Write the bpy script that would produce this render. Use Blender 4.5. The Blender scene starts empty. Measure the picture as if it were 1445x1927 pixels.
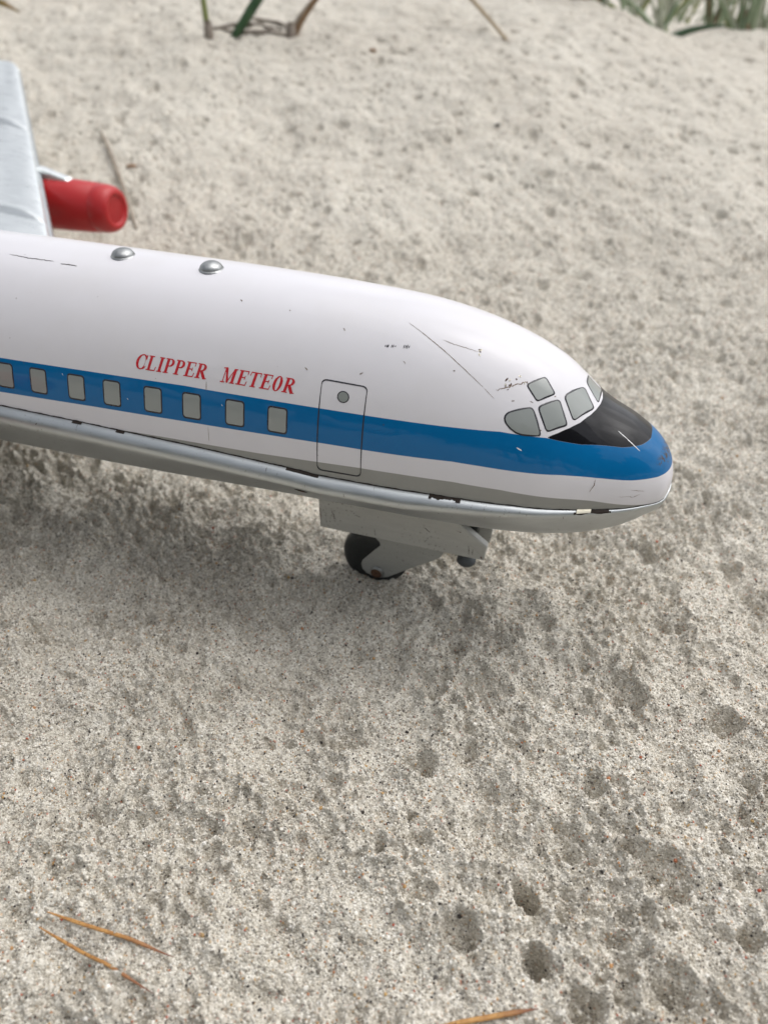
import bpy, math, random
import numpy as np
from mathutils import Vector, Matrix, Euler
random.seed(7)
RNG = np.random.default_rng(11)
R = math.radians
scene = bpy.context.scene

# ------------------------------------------------------------------ camera, sky, sun, exposure
CAM_H = 0.199
PITCH = 38.0
cam_data = bpy.data.cameras.new("camera")
cam = bpy.data.objects.new("camera", cam_data)
scene.collection.objects.link(cam)
scene.camera = cam
cam.location = (0, 0, CAM_H)
cam.rotation_euler = (R(90 - PITCH), 0, 0)
cam_data.sensor_fit = 'VERTICAL'
cam_data.sensor_height = 36.0
cam_data.sensor_width = 36.0
cam_data.lens = 27.0
cam_data.clip_start = 0.005
cam_data.clip_end = 500.0
cam_data.dof.use_dof = True
cam_data.dof.focus_distance = 0.228
cam_data.dof.aperture_fstop = 11.5

SUN_EL, SUN_AZ = 62.0, 62.0     # azimuth clockwise from +Y (the far side)
world = bpy.data.worlds.new("World")
scene.world = world
world.use_nodes = True
wn, wl = world.node_tree.nodes, world.node_tree.links
wn.clear()
w_out = wn.new('ShaderNodeOutputWorld')
w_bg = wn.new('ShaderNodeBackground')
sky = wn.new('ShaderNodeTexSky')
sky.sky_type = 'NISHITA'
sky.sun_disc = False
sky.sun_elevation = R(SUN_EL)
sky.sun_rotation = R(SUN_AZ)
sky.air_density = 1.0
sky.dust_density = 4.0
hsv = wn.new('ShaderNodeHueSaturation')
hsv.inputs['Saturation'].default_value = 0.22
wl.new(sky.outputs[0], hsv.inputs['Color'])
# soft cloud cover: broad lighter and darker banks over the whole sky
tcw = wn.new('ShaderNodeTexCoord')
wno = wn.new('ShaderNodeTexNoise')
wno.inputs['Scale'].default_value = 3.6
wno.inputs['Detail'].default_value = 5
wno.inputs['Roughness'].default_value = 0.55
wl.new(tcw.outputs['Generated'], wno.inputs['Vector'])
wmr = wn.new('ShaderNodeMapRange')
wmr.inputs[1].default_value = 0.32; wmr.inputs[2].default_value = 0.68
wmr.inputs[3].default_value = 0.45; wmr.inputs[4].default_value = 1.5
wl.new(wno.outputs['Fac'], wmr.inputs[0])
wmul = wn.new('ShaderNodeVectorMath'); wmul.operation = 'SCALE'
wl.new(hsv.outputs[0], wmul.inputs[0]); wl.new(wmr.outputs[0], wmul.inputs['Scale'])
wl.new(wmul.outputs[0], w_bg.inputs['Color'])
w_bg.inputs['Strength'].default_value = 0.145
wl.new(w_bg.outputs[0], w_out.inputs['Surface'])

sun_data = bpy.data.lights.new("sun", 'SUN')
sun_data.energy = 0.6
sun_data.angle = R(80)
sun_data.color = (1.0, 0.97, 0.93)
sun = bpy.data.objects.new("sun", sun_data)
scene.collection.objects.link(sun)
sd = Vector((math.sin(R(SUN_AZ)) * math.cos(R(SUN_EL)), math.cos(R(SUN_AZ)) * math.cos(R(SUN_EL)), math.sin(R(SUN_EL))))
sun.rotation_euler = sd.to_track_quat('Z', 'Y').to_euler()
sun.location = (0, 0, 5)

scene.view_settings.view_transform = 'Standard'
scene.view_settings.look = 'None'
scene.view_settings.gamma = 1.0
scene.view_settings.use_curve_mapping = False
scene.view_settings.exposure = 0.56

# ------------------------------------------------------------------ helpers
def link(o):
    scene.collection.objects.link(o); return o

def tag(o, label=None, cat=None, group=None, kind=None):
    if label: o['label'] = label
    if cat: o['category'] = cat
    if group: o['group'] = group
    if kind: o['kind'] = kind
    return o

def np_mesh(name, V, Fq, mats, parent=None, smooth=True, mat_idx=None):
    """V (n,3) floats, Fq list/array of quads or list of polygons"""
    me = bpy.data.meshes.new(name)
    V = np.asarray(V, dtype=np.float32)
    if isinstance(Fq, np.ndarray) and Fq.ndim == 2:
        nf, k = Fq.shape
        me.vertices.add(len(V)); me.vertices.foreach_set('co', V.ravel())
        me.loops.add(nf * k); me.loops.foreach_set('vertex_index', Fq.astype(np.int32).ravel())
        me.polygons.add(nf); me.polygons.foreach_set('loop_start', np.arange(0, nf * k, k, dtype=np.int32))
        me.update(calc_edges=True); me.validate()
    else:
        me.from_pydata([tuple(map(float, v)) for v in V], [], [tuple(int(i) for i in f) for f in Fq]); me.update()
    for m in (mats if isinstance(mats, (list, tuple)) else [mats]):
        me.materials.append(m)
    if mat_idx is not None:
        me.polygons.foreach_set('material_index', np.asarray(mat_idx, dtype=np.int32))
    me.polygons.foreach_set('use_smooth', np.full(len(me.polygons), smooth))
    o = link(bpy.data.objects.new(name, me))
    if parent: o.parent = parent
    return o

def grid_faces(n, m, closed=False):
    i, j = np.meshgrid(np.arange(n - 1), np.arange(m if closed else m - 1), indexing='ij')
    j2 = (j + 1) % m
    return np.stack([i * m + j, (i + 1) * m + j, (i + 1) * m + j2, i * m + j2], -1).reshape(-1, 4)

class MB:
    def __init__(s): s.V = []; s.F = []
    def add(s, V, F):
        o = len(s.V); s.V += [tuple(v) for v in V]; s.F += [tuple(i + o for i in f) for f in F]
    def prism(s, poly, y0, y1):
        """poly = list of (x,z) extruded along y"""
        n = len(poly)
        s.add([(x, y0, z) for x, z in poly] + [(x, y1, z) for x, z in poly],
              [tuple(range(n)), tuple(range(2 * n - 1, n - 1, -1))] + [(i, i + n, (i + 1) % n + n, (i + 1) % n) for i in range(n)])
    def lathe(s, prof, seg=32, M=None):
        """prof = (axial, radius) along local x"""
        V = []; F = []
        for x, r in prof:
            for k in range(seg):
                t = 2 * math.pi * k / seg
                v = Vector((x, r * math.cos(t), r * math.sin(t)))
                if M is not None: v = M @ v
                V.append(v)
        for i in range(len(prof) - 1):
            for k in range(seg):
                k2 = (k + 1) % seg
                F.append((i * seg + k, i * seg + k2, (i + 1) * seg + k2, (i + 1) * seg + k))
        s.add(V, F)
    def tube(s, pts, rad, seg=8, flat=1.0):
        pts = [Vector(p) for p in pts]; V = []; F = []
        for i, p in enumerate(pts):
            t = (pts[min(i + 1, len(pts) - 1)] - pts[max(i - 1, 0)]).normalized()
            a = t.cross(Vector((0, 0, 1)))
            if a.length < 1e-4: a = Vector((1, 0, 0))
            a.normalize(); b = a.cross(t)
            r = rad[i] if isinstance(rad, (list, tuple)) else rad
            for k in range(seg):
                q = 2 * math.pi * k / seg
                V.append(p + a * r * math.cos(q) + b * r * flat * math.sin(q))
        for i in range(len(pts) - 1):
            for k in range(seg):
                k2 = (k + 1) % seg
                F.append((i * seg + k, i * seg + k2, (i + 1) * seg + k2, (i + 1) * seg + k))
        F.append(tuple(range(seg))); F.append(tuple(range(len(V) - 1, len(V) - seg - 1, -1)))
        s.add(V, F)
    def build(s, name, mats, parent=None, smooth=False, bevel=0):
        o = np_mesh(name, s.V, s.F, mats, parent, smooth)
        if bevel:
            b = o.modifiers.new('bevel', 'BEVEL'); b.width = bevel; b.segments = 2; b.limit_method = 'ANGLE'; b.angle_limit = R(35)
        return o

# ------------------------------------------------------------------ materials
def new_mat(name):
    m = bpy.data.materials.new(name); m.use_nodes = True
    nt = m.node_tree; b = nt.nodes['Principled BSDF']
    return m, nt, b

def N(nt, t, **kw):
    n = nt.nodes.new(t)
    for k, v in kw.items():
        if k.startswith('i_'):
            n.inputs[int(k[2:]) if k[2:].isdigit() else k[2:].replace('_', ' ')].default_value = v
        else: setattr(n, k, v)
    return n

def mix(nt, fac, a, b):
    m = nt.nodes.new('ShaderNodeMix'); m.data_type = 'RGBA'
    for sock, v in ((m.inputs[0], fac), (m.inputs[6], a), (m.inputs[7], b)):
        if isinstance(v, (int, float)): sock.default_value = v
        elif isinstance(v, tuple): sock.default_value = v if len(v) == 4 else (*v, 1)
        else: nt.links.new(v, sock)
    return m.outputs[2]

def noise(nt, scale, detail=3, rough=.5, vec=None, out='Fac'):
    n = N(nt, 'ShaderNodeTexNoise'); n.inputs['Scale'].default_value = scale
    n.inputs['Detail'].default_value = detail; n.inputs['Roughness'].default_value = rough
    if vec is not None: nt.links.new(vec, n.inputs['Vector'])
    return n.outputs[out]

def rng(nt, v, a, b, c=0., d=1., smooth=False):
    n = nt.nodes.new('ShaderNodeMapRange'); n.clamp = True
    if smooth: n.interpolation_type = 'SMOOTHSTEP'
    nt.links.new(v, n.inputs[0])
    for i, x in zip((1, 2, 3, 4), (a, b, c, d)): n.inputs[i].default_value = x
    return n.outputs[0]

def math_n(nt, op, a, b=None):
    n = nt.nodes.new('ShaderNodeMath'); n.operation = op
    for i, v in enumerate((a, b)):
        if v is None: continue
        if isinstance(v, (int, float)): n.inputs[i].default_value = v
        else: nt.links.new(v, n.inputs[i])
    return n.outputs[0]

def simple(name, col, rough=.5, metal=0., var=0.12, scale=300, bump=0.0, coat=0.0, spec=.5, dirt=None, dirt_amt=.0):
    m, nt, b = new_mat(name)
    tc = N(nt, 'ShaderNodeTexCoord').outputs['Object']
    f = noise(nt, scale, 4, .6, tc)
    c = mix(nt, f, tuple(x * (1 - var) for x in col), tuple(min(1, x * (1 + var)) for x in col))
    if dirt:
        d = rng(nt, noise(nt, scale * 1.7, 5, .7, tc), .62 - dirt_amt, .70 - dirt_amt)
        c = mix(nt, d, c, dirt)
    nt.links.new(c, b.inputs['Base Color'])
    b.inputs['Metallic'].default_value = metal
    b.inputs['Specular IOR Level'].default_value = spec
    b.inputs['Coat Weight'].default_value = coat
    b.inputs['Coat Roughness'].default_value = 0.05
    r = rng(nt, noise(nt, scale * .6, 3, .6, tc), .3, .7, rough * .8, rough * 1.25)
    nt.links.new(r, b.inputs['Roughness'])
    if bump:
        bn = N(nt, 'ShaderNodeBump'); bn.inputs['Strength'].default_value = 1; bn.inputs['Distance'].default_value = bump
        nt.links.new(noise(nt, scale * 1.3, 4, .6, tc), bn.inputs['Height']); nt.links.new(bn.outputs[0], b.inputs['Normal'])
    return m

def silver_paint(name, base=(.50, .52, .52), rough=.30, metal=.75, wear=.5, sp0=.70):
    m, nt, b = new_mat(name)
    tc = N(nt, 'ShaderNodeTexCoord').outputs['Object']
    mp = N(nt, 'ShaderNodeMapping'); mp.inputs['Scale'].default_value = (.18, 1, 1)
    nt.links.new(tc, mp.inputs['Vector'])
    streak = noise(nt, 420, 4, .7, mp.outputs[0])
    c = mix(nt, rng(nt, streak, .3, .7), tuple(x * .90 for x in base), tuple(x * 1.06 for x in base))
    spots = rng(nt, noise(nt, 900, 3, .7, tc), sp0, sp0 + .05)
    big = rng(nt, noise(nt, 45, 3, .6, tc), .45, .62)
    c = mix(nt, math_n(nt, 'MULTIPLY', math_n(nt, 'MULTIPLY', spots, big), wear), c, (.075, .048, .030))
    sc = N(nt, 'ShaderNodeMapping'); sc.inputs['Scale'].default_value = (1, .09, .35); sc.inputs['Rotation'].default_value = (.2, .5, .9)
    nt.links.new(tc, sc.inputs['Vector'])
    scr = rng(nt, noise(nt, 1300, 2, .5, sc.outputs[0]), .72, .745)
    c = mix(nt, math_n(nt, 'MULTIPLY', scr, wear * .8), c, (.10, .09, .08))
    nt.links.new(c, b.inputs['Base Color'])
    b.inputs['Metallic'].default_value = metal
    nt.links.new(rng(nt, streak, .3, .7, rough * .85, rough * 1.2), b.inputs['Roughness'])
    bn = N(nt, 'ShaderNodeBump'); bn.inputs['Distance'].default_value = .00006
    nt.links.new(noise(nt, 260, 4, .6, mp.outputs[0]), bn.inputs['Height']); nt.links.new(bn.outputs[0], b.inputs['Normal'])
    return m

M_silver = silver_paint("silver_tin", (.49, .515, .525), .42, 1.0, .7, .63)
M_bracket = silver_paint("grey_bracket_paint", (.50, .505, .485), .5, .15, .95, .60)
M_fork = silver_paint("grey_fork_paint", (.40, .405, .385), .5, .15, .9, .62)
M_wing = silver_paint("wing_tin", (.80, .83, .83), .30, .85, .12)
M_red = simple("red_plastic", (.42, .008, .010), .42, 0, .05, 60, 0, .1)
M_red_dark = simple("red_plastic_recess", (.37, .008, .010), .45, 0, .15, 200)
M_black = simple("black_ink", (.012, .012, .018), .3, 0, .1)
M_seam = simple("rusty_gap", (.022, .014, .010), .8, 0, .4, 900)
M_rust = simple("rust", (.105, .052, .030), .85, 0, .5, 1500, .0001)
M_rubber = simple("black_rubber", (.018, .021, .022), .42, 0, .3, 400, .00004)
M_pane = simple("grey_pane_ink", (.245, .265, .255), .22, 0, .05, 200, 0, .5)
M_text = simple("red_ink", (.52, .018, .030), .3, 0, .15, 900, 0, .3)
M_dome = simple("dull_zinc", (.34, .35, .35), .38, .95, .55, 420, .00018)
M_pin = simple("grey_steel_pin", (.10, .11, .12), .5, .5, .2, 600)
M_tab = simple("bare_tin_tab", (.72, .68, .55), .4, .3, .2, 500)
M_scr = simple("scratch_brown", (.17, .115, .075), .7, 0, .5, 2500)
M_whitescr = simple("scratch_white", (.8, .8, .8), .5, 0, .1)

def paint_mat():
    m, nt, b = new_mat("lithographed_paint")
    tc = N(nt, 'ShaderNodeTexCoord').outputs['Object']
    at = lambda n: N(nt, 'ShaderNodeAttribute', attribute_name=n).outputs['Fac']
    st = lambda v: rng(nt, v, -.00004, .00004)
    white = mix(nt, noise(nt, 60, 4, .6, tc), (.65, .64, .67), (.685, .675, .705))
    dirty = rng(nt, noise(nt, 22, 5, .65, tc), .50, .75, 0, .35)
    white = mix(nt, dirty, white, (.60, .58, .57))
    blue = mix(nt, noise(nt, 500, 4, .7, tc), (.0003, .112, .300), (.0005, .130, .340))
    blk = mix(nt, noise(nt, 80, 3, .6, tc), (.003, .003, .005), (.006, .006, .008))
    grey = mix(nt, noise(nt, 200, 3, .6, tc), (.27, .27, .25), (.31, .31, .29))
    c = mix(nt, st(at('d_grey')), white, grey)
    c = mix(nt, st(at('d_blue')), c, blue)
    c = mix(nt, st(at('d_black')), c, blk)
    # chips and specks, denser on the nose
    vor = N(nt, 'ShaderNodeTexVoronoi'); vor.inputs['Scale'].default_value = 210
    nt.links.new(tc, vor.inputs['Vector'])
    sep = N(nt, 'ShaderNodeSeparateColor'); nt.links.new(vor.outputs['Color'], sep.inputs[0])
    thr = rng(nt, sep.outputs[0], 0, 1, -.22, .10)
    wob = math_n(nt, 'MULTIPLY', noise(nt, 3000, 2, .6, tc), .10)
    dd = math_n(nt, 'SUBTRACT', math_n(nt, 'ADD', vor.outputs['Distance'], wob), math_n(nt, 'MAXIMUM', thr, 0))
    wear_zone = rng(nt, at('nose'), 0, 1, .35, 1)
    speck = math_n(nt, 'MULTIPLY', rng(nt, dd, .04, .025), wear_zone)
    c = mix(nt, speck, c, (.085, .055, .035))
    # rusty bare patch on the very tip
    tipm = math_n(nt, 'MULTIPLY', rng(nt, at('tipwear'), .55, .95), rng(nt, noise(nt, 700, 4, .7, tc), .47, .56))
    c = mix(nt, tipm, c, (.05, .035, .025))
    nt.links.new(c, b.inputs['Base Color'])
    b.inputs['Roughness'].default_value = .35
    b.inputs['Specular IOR Level'].default_value = .08
    b.inputs['Coat Weight'].default_value = .45
    b.inputs['Coat Roughness'].default_value = .03
    bn = N(nt, 'ShaderNodeBump'); bn.inputs['Distance'].default_value = .00022
    nt.links.new(noise(nt, 34, 2, .5, tc), bn.inputs['Height'])
    nt.links.new(bn.outputs[0], b.inputs['Normal'])
    bn2 = N(nt, 'ShaderNodeBump'); bn2.inputs['Distance'].default_value = .0008
    nt.links.new(noise(nt, 28, 2, .5, tc), bn2.inputs['Height'])
    nt.links.new(bn2.outputs[0], b.inputs['Coat Normal'])
    return m
M_paint = paint_mat()

SAND_STOPS = [(0.00, (.02, .018, .017)), (0.03, (.05, .042, .035)), (0.045, (.19, .168, .135)), (0.20, (.36, .325, .265)),
              (0.45, (.53, .49, .415)), (0.70, (.67, .635, .555)), (0.90, (.79, .76, .69)), (0.962, (.80, .78, .73)),
              (0.964, (.34, .21, .12)), (0.978, (.50, .33, .13)), (0.990, (.46, .24, .10)), (1.0, (.42, .07, .03))]
def sand_ramp(nt, fac):
    r = N(nt, 'ShaderNodeValToRGB'); cr = r.color_ramp
    while len(cr.elements) < len(SAND_STOPS): cr.elements.new(.5)
    for e, (p, c) in zip(cr.elements, SAND_STOPS): e.position = p
    for e, (p, c) in zip(cr.elements, SAND_STOPS): e.color = (*c, 1)
    nt.links.new(fac, r.inputs[0]); return r.outputs[0]

def sand_mat():
    m, nt, b = new_mat("sand")
    tc = N(nt, 'ShaderNodeTexCoord').outputs['Object']
    v = N(nt, 'ShaderNodeTexVoronoi'); v.inputs['Scale'].default_value = 1900
    nt.links.new(tc, v.inputs['Vector'])
    s = N(nt, 'ShaderNodeSeparateColor'); nt.links.new(v.outputs['Color'], s.inputs[0])
    c = sand_ramp(nt, s.outputs[0])
    big = rng(nt, noise(nt, 9, 5, .6, tc), .35, .65)
    c = mix(nt, big, mix(nt, .35, c, (.65, .605, .525)), mix(nt, .35, c, (.77, .738, .655)))
    mid = rng(nt, noise(nt, 130, 4, .6, tc), .52, .70, 0, .18)
    c = mix(nt, mid, c, (.36, .32, .27))
    nt.links.new(c, b.inputs['Base Color'])
    b.inputs['Roughness'].default_value = .75
    b.inputs['Specular IOR Level'].default_value = .25
    bn = N(nt, 'ShaderNodeBump'); bn.inputs['Distance'].default_value = .0003; bn.inputs['Strength'].default_value = 1
    h = math_n(nt, 'SUBTRACT', 1.0, v.outputs['Distance'])
    nt.links.new(h, bn.inputs['Height'])
    bn2 = N(nt, 'ShaderNodeBump'); bn2.inputs['Distance'].default_value = .0008
    nt.links.new(noise(nt, 700, 3, .6, tc), bn2.inputs['Height'])
    nt.links.new(bn.outputs[0], bn2.inputs['Normal'])
    nt.links.new(bn2.outputs[0], b.inputs['Normal'])
    return m
M_sand = sand_mat()

def grain_mat():
    m, nt, b = new_mat("sand_grain")
    oi = N(nt, 'ShaderNodeObjectInfo').outputs['Random']
    nt.links.new(sand_ramp(nt, oi), b.inputs['Base Color'])
    b.inputs['Roughness'].default_value = .38
    b.inputs['Specular IOR Level'].default_value = .5
    return m
M_grain = grain_mat()

# ------------------------------------------------------------------ terrain
def hsh(ix, iy, seed):
    h = (ix.astype(np.int64) * 374761393 + iy.astype(np.int64) * 668265263 + seed * 974634777) & 0xFFFFFFFF
    h = ((h ^ (h >> 13)) * 1274126177) & 0xFFFFFFFF
    h = ((h ^ (h >> 16)) * 2246822519) & 0xFFFFFFFF
    return ((h ^ (h >> 15)) & 0xFFFFFF).astype(np.float64) / 0xFFFFFF

def vnoise(x, y, seed):
    a = seed * 1.93 + .4; ca, sa = math.cos(a), math.sin(a)      # every octave turned, so no lattice shows
    x, y = x * ca - y * sa + seed * 3.7, x * sa + y * ca - seed * 5.1
    ix, iy = np.floor(x), np.floor(y); fx, fy = x - ix, y - iy
    ux = fx * fx * fx * (fx * (fx * 6 - 15) + 10); uy = fy * fy * fy * (fy * (fy * 6 - 15) + 10)
    def g(dx, dy):
        t = hsh(ix + dx, iy + dy, seed) * (2 * math.pi)
        return np.cos(t) * (fx - dx) + np.sin(t) * (fy - dy)
    a, b, c, d = g(0, 0), g(1, 0), g(0, 1), g(1, 1)
    return ((a + (b - a) * ux) * (1 - uy) + (c + (d - c) * ux) * uy) * .95

def sst(a, b, x):
    t = np.clip((x - a) / (b - a), 0, 1); return t * t * (3 - 2 * t)

def base_h(x, y):
    A = .130 - .050 * sst(.10, .46, x)
    h = A * sst(.27, 1.05, y)
    e = 1.08 + .8 * (1 - sst(.0, .25, x))
    return h * (1 - sst(e, e + .5, y))

def cells(x, y, c, seed, prob, rmin, rmax):
    out = np.zeros_like(x); ix, iy = np.floor(x / c), np.floor(y / c)
    for dx in (-1, 0, 1):
        for dy in (-1, 0, 1):
            jx, jy = ix + dx, iy + dy
            on = hsh(jx, jy, seed) < prob
            px = (jx + hsh(jx, jy, seed + 1)) * c; py = (jy + hsh(jx, jy, seed + 2)) * c
            r = c * (rmin + (rmax - rmin) * hsh(jx, jy, seed + 3) ** 1.6)
            ex = .75 + .5 * hsh(jx, jy, seed + 4)
            q = np.hypot((x - px) * ex, (y - py) / ex) / r
            dep = np.where(q < 1, -(1 - q * q) ** .85, 0) * r * .85 + np.exp(-((q - 1.15) / .28) ** 2) * r * .10
            out += np.where(on, dep * (.5 + .5 * hsh(jx, jy, seed + 5)), 0)
    return out

PITS = [(.0114,.1331,.0045,.0034),(.0364,.0940,.0040,.0046),(.0359,.0776,.0042,.0052),(.0187,.0846,.0050,.0034),(.0722,.0976,.0075,.0036),
        (.1069,.1494,.0056,.0034),(-.0102,.1423,.0052,.0024),(-.0011,.1060,.0018,.0030),(.0652,.1055,.0036,.0034),(.0663,.0705,.0068,.0034),
        (.0458,.0672,.0048,.0044),(.0168,.1606,.0036,.0026),(.0648,.1397,.0034,.0024),(.0078,.1171,.0018,.0024),(-.1423,.2297,.0040,.0030),
        (.125,.118,.006,.003),(.128,.088,.004,.004),(.088,.082,.0035,.003),(.051,.112,.003,.002),(.030,.125,.003,.002)]

def terrain(x, y, fine=True):
    h = base_h(x, y)
    far = sst(2.2, 12, np.hypot(x, y))
    h = h + far * (vnoise(x / 9, y / 9, 3) * 2.2 + vnoise(x / 3.1, y / 3.1, 4) * .6)
    if not fine: return h
    near = 1 - sst(2.0, 4.0, np.hypot(x, y))
    # domain warp so that the pits and crumbs are uneven
    wx = x + .0013 * vnoise(x / .004, y / .004, 20) + .0007 * vnoise(x / .0015, y / .0015, 22)
    wy = y + .0016 * vnoise(x / .004, y / .004, 21) + .0007 * vnoise(x / .0015, y / .0015, 23)
    cr = (.45 + 1.0 * sst(-.25, .25, vnoise(x / .045, y / .045, 31) + .6 * vnoise(x / .02, y / .02, 32))) * (1 - .60 * sst(.28, .50, y))
    d = .010 * vnoise(x / .16, y / .16, 5) + .0060 * vnoise(x / .055, y / .055, 6) + .0048 * vnoise(wx / .022, wy / .022, 7)
    nr_ = (1 - .55 * sst(.28, .50, y)) * (1 - .35 * sst(.5, .85, y)); cr = cr * (1 - .40 * sst(.5, .85, y))
    d += .0046 * nr_ * vnoise(wx / .0105, wy / .0105, 8)
    d -= .0030 * cr * (np.abs(vnoise(wx / .0058, wy / .0058, 9)) * 2 - .5)
    d += cr * (.0020 * vnoise(wx / .0027, wy / .0027, 10) + .0010 * vnoise(x / .0013, y / .0013, 11))
    d += 1.25 * cells(wx, wy, .0150, 40, .55, .14, .36) + 1.3 * cells(wx, wy, .0085, 50, .42, .16, .36)
    for px, py, r, dep in PITS:
        q = np.hypot(wx - px, wy - py) / r
        d += np.where(q < 1, -(1 - q * q) ** .9 * dep * 2.2, 0) + np.exp(-((q - 1.15) / .25) ** 2) * dep * .10
    # hollow of the wheel, and level sand just around it
    q = np.hypot((x - .0005), (y - .219)) / .030
    d = d * (1 - .75 * np.exp(-q * q))
    q = np.hypot(x - .001, (y - .219) * 1.6) / .012
    d += -.0026 * np.exp(-q * q)
    q2 = np.hypot((x - .001) * .8, (y - .222) * 1.3)
    d += .0007 * np.exp(-((q2 - .0125) / .0030) ** 2) * (1 + 1.5 * vnoise(x / .006, y / .006, 91))
    near = near * (1 - sst(1.15, 1.4, np.abs(x) / np.maximum(np.hypot(np.maximum(y, 0), .19), .19))) * sst(-.30, -.22, y)
    return h + d * near

def build_ground():
    yr = [.045]
    while yr[-1] < 1.25: yr.append(yr[-1] + .00027 + .00190 * (yr[-1] - .045))
    yr = np.array(yr)
    yfar = np.geomspace(yr[-1] * 1.1, 320, 26); yb = np.concatenate([-np.geomspace(300, .26, 24), np.linspace(-.24, -.012, 90)])
    ys = np.concatenate([yb, np.linspace(-.01, yr[0] * .97, 10), yr, yfar])
    wy = np.maximum(np.hypot(np.maximum(ys, 0), .19), .19) * 1.0
    u = np.linspace(-.64, .64, 800)
    uo = np.concatenate([np.linspace(.645, 1.25, 100), np.geomspace(1.3, 900, 24)])
    us = np.concatenate([-uo[::-1], u, uo])
    X = us[None, :] * wy[:, None]; Y = np.repeat(ys[:, None], len(us), 1)
    Z = terrain(X, Y)
    V = np.stack([X, Y, Z], -1).reshape(-1, 3)
    F = grid_faces(len(ys), len(us))[:, ::-1]
    o = np_mesh("sand_ground", V, F, M_sand)
    tag(o, kind='structure')
    return o
ground = build_ground()

def build_grains():
    n = 330000
    y = .045 + (.52 - .045) * RNG.random(n) ** 1.25
    hw = (np.hypot(y, .19)) * .66
    x = (RNG.random(n) * 2 - 1) * hw
    # clumps of loose grains
    keep = RNG.random(n) < (.72 + 1.1 * vnoise(x / .006, y / .006, 77))
    x, y = x[keep], y[keep]; n = len(x)
    z = terrain(x, y) + RNG.uniform(-.00010, .00030, n)
    sc = RNG.uniform(.00018, .00036, n) * (1 + .9 * (RNG.random(n) < .03))
    base = bpy.data.meshes.new("sand_grain")
    t = (1 + 5 ** .5) / 2
    iv = np.array([(-1,t,0),(1,t,0),(-1,-t,0),(1,-t,0),(0,-1,t),(0,1,t),(0,-1,-t),(0,1,-t),(t,0,-1),(t,0,1),(-t,0,-1),(-t,0,1)]) / math.hypot(1, t)
    iv = iv * RNG.uniform(.78, 1.12, (12, 1)) * np.array([1.12, .95, .85])
    fc = [(0,11,5),(0,5,1),(0,1,7),(0,7,10),(0,10,11),(1,5,9),(5,11,4),(11,10,2),(10,7,6),(7,1,8),(3,9,4),(3,4,2),(3,2,6),(3,6,8),(3,8,9),(4,9,5),(2,4,11),(6,2,10),(8,6,7),(9,8,1)]
    me = bpy.data.meshes.new("sand_grains")
    me.vertices.add(n); me.vertices.foreach_set('co', np.stack([x, y, z], -1).astype(np.float32).ravel())
    a = me.attributes.new('gs', 'FLOAT', 'POINT'); a.data.foreach_set('value', sc.astype(np.float32))
    r = me.attributes.new('gr', 'FLOAT_VECTOR', 'POINT'); r.data.foreach_set('vector', RNG.uniform(0, 6.28, (n, 3)).astype(np.float32).ravel())
    me.update()
    o = link(bpy.data.objects.new("sand_grains", me))
    tag(o, 'loose pale quartz grains scattered over the damp sand in the foreground', 'sand grains', kind='stuff')
    # geometry nodes: one faceted grain per point
    ng = bpy.data.node_groups.new("grain_scatter", 'GeometryNodeTree')
    ng.interface.new_socket('Geometry', in_out='INPUT', socket_type='NodeSocketGeometry')
    ng.interface.new_socket('Geometry', in_out='OUTPUT', socket_type='NodeSocketGeometry')
    gi = ng.nodes.new('NodeGroupInput'); go = ng.nodes.new('NodeGroupOutput')
    ico = ng.nodes.new('GeometryNodeMeshIcoSphere'); ico.inputs['Radius'].default_value = 1; ico.inputs['Subdivisions'].default_value = 1
    # dent the icosphere into an angular grain
    sp = ng.nodes.new('GeometryNodeSetPosition'); rv = ng.nodes.new('FunctionNodeRandomValue'); rv.data_type = 'FLOAT_VECTOR'
    rv.inputs[0].default_value = (-.22, -.22, -.22); rv.inputs[1].default_value = (.22, .22, .22)
    ng.links.new(ico.outputs['Mesh'], sp.inputs['Geometry']); ng.links.new(rv.outputs[0], sp.inputs['Offset'])
    sm = ng.nodes.new('GeometryNodeSetMaterial'); sm.inputs['Material'].default_value = M_grain
    ng.links.new(sp.outputs[0], sm.inputs['Geometry'])
    iop = ng.nodes.new('GeometryNodeInstanceOnPoints')
    ng.links.new(gi.outputs[0], iop.inputs['Points']); ng.links.new(sm.outputs[0], iop.inputs['Instance'])
    a1 = ng.nodes.new('GeometryNodeInputNamedAttribute'); a1.data_type = 'FLOAT'; a1.inputs[0].default_value = 'gs'
    a2 = ng.nodes.new('GeometryNodeInputNamedAttribute'); a2.data_type = 'FLOAT_VECTOR'; a2.inputs[0].default_value = 'gr'
    ng.links.new(a1.outputs[0], iop.inputs['Scale'])
    e2r = ng.nodes.new('FunctionNodeEulerToRotation'); ng.links.new(a2.outputs[0], e2r.inputs[0]); ng.links.new(e2r.outputs[0], iop.inputs['Rotation'])
    ng.links.new(iop.outputs[0], go.inputs[0])
    md = o.modifiers.new('scatter', 'NODES'); md.node_group = ng
    return o
build_grains()

# ------------------------------------------------------------------ toy airliner
# Local frame: +x towards the nose, -y the near side, z up.  s = distance back from the nose tip.
S0 = 0.0915
TIP = Vector((.0871932, .1896796, .0632387))
PSI = R(18)
AX = Vector((math.cos(PSI), -math.sin(PSI), 0))
root_loc = TIP - AX * S0; HZ = TIP.z; root_loc.z = 0
plane = link(bpy.data.objects.new("toy_airplane", None))
plane.location = root_loc; plane.rotation_euler = (0, 0, -PSI)
plane.empty_display_size = .05
tag(plane, 'white and blue tin toy airliner with red engine standing on the sand', 'toy airplane')

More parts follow.
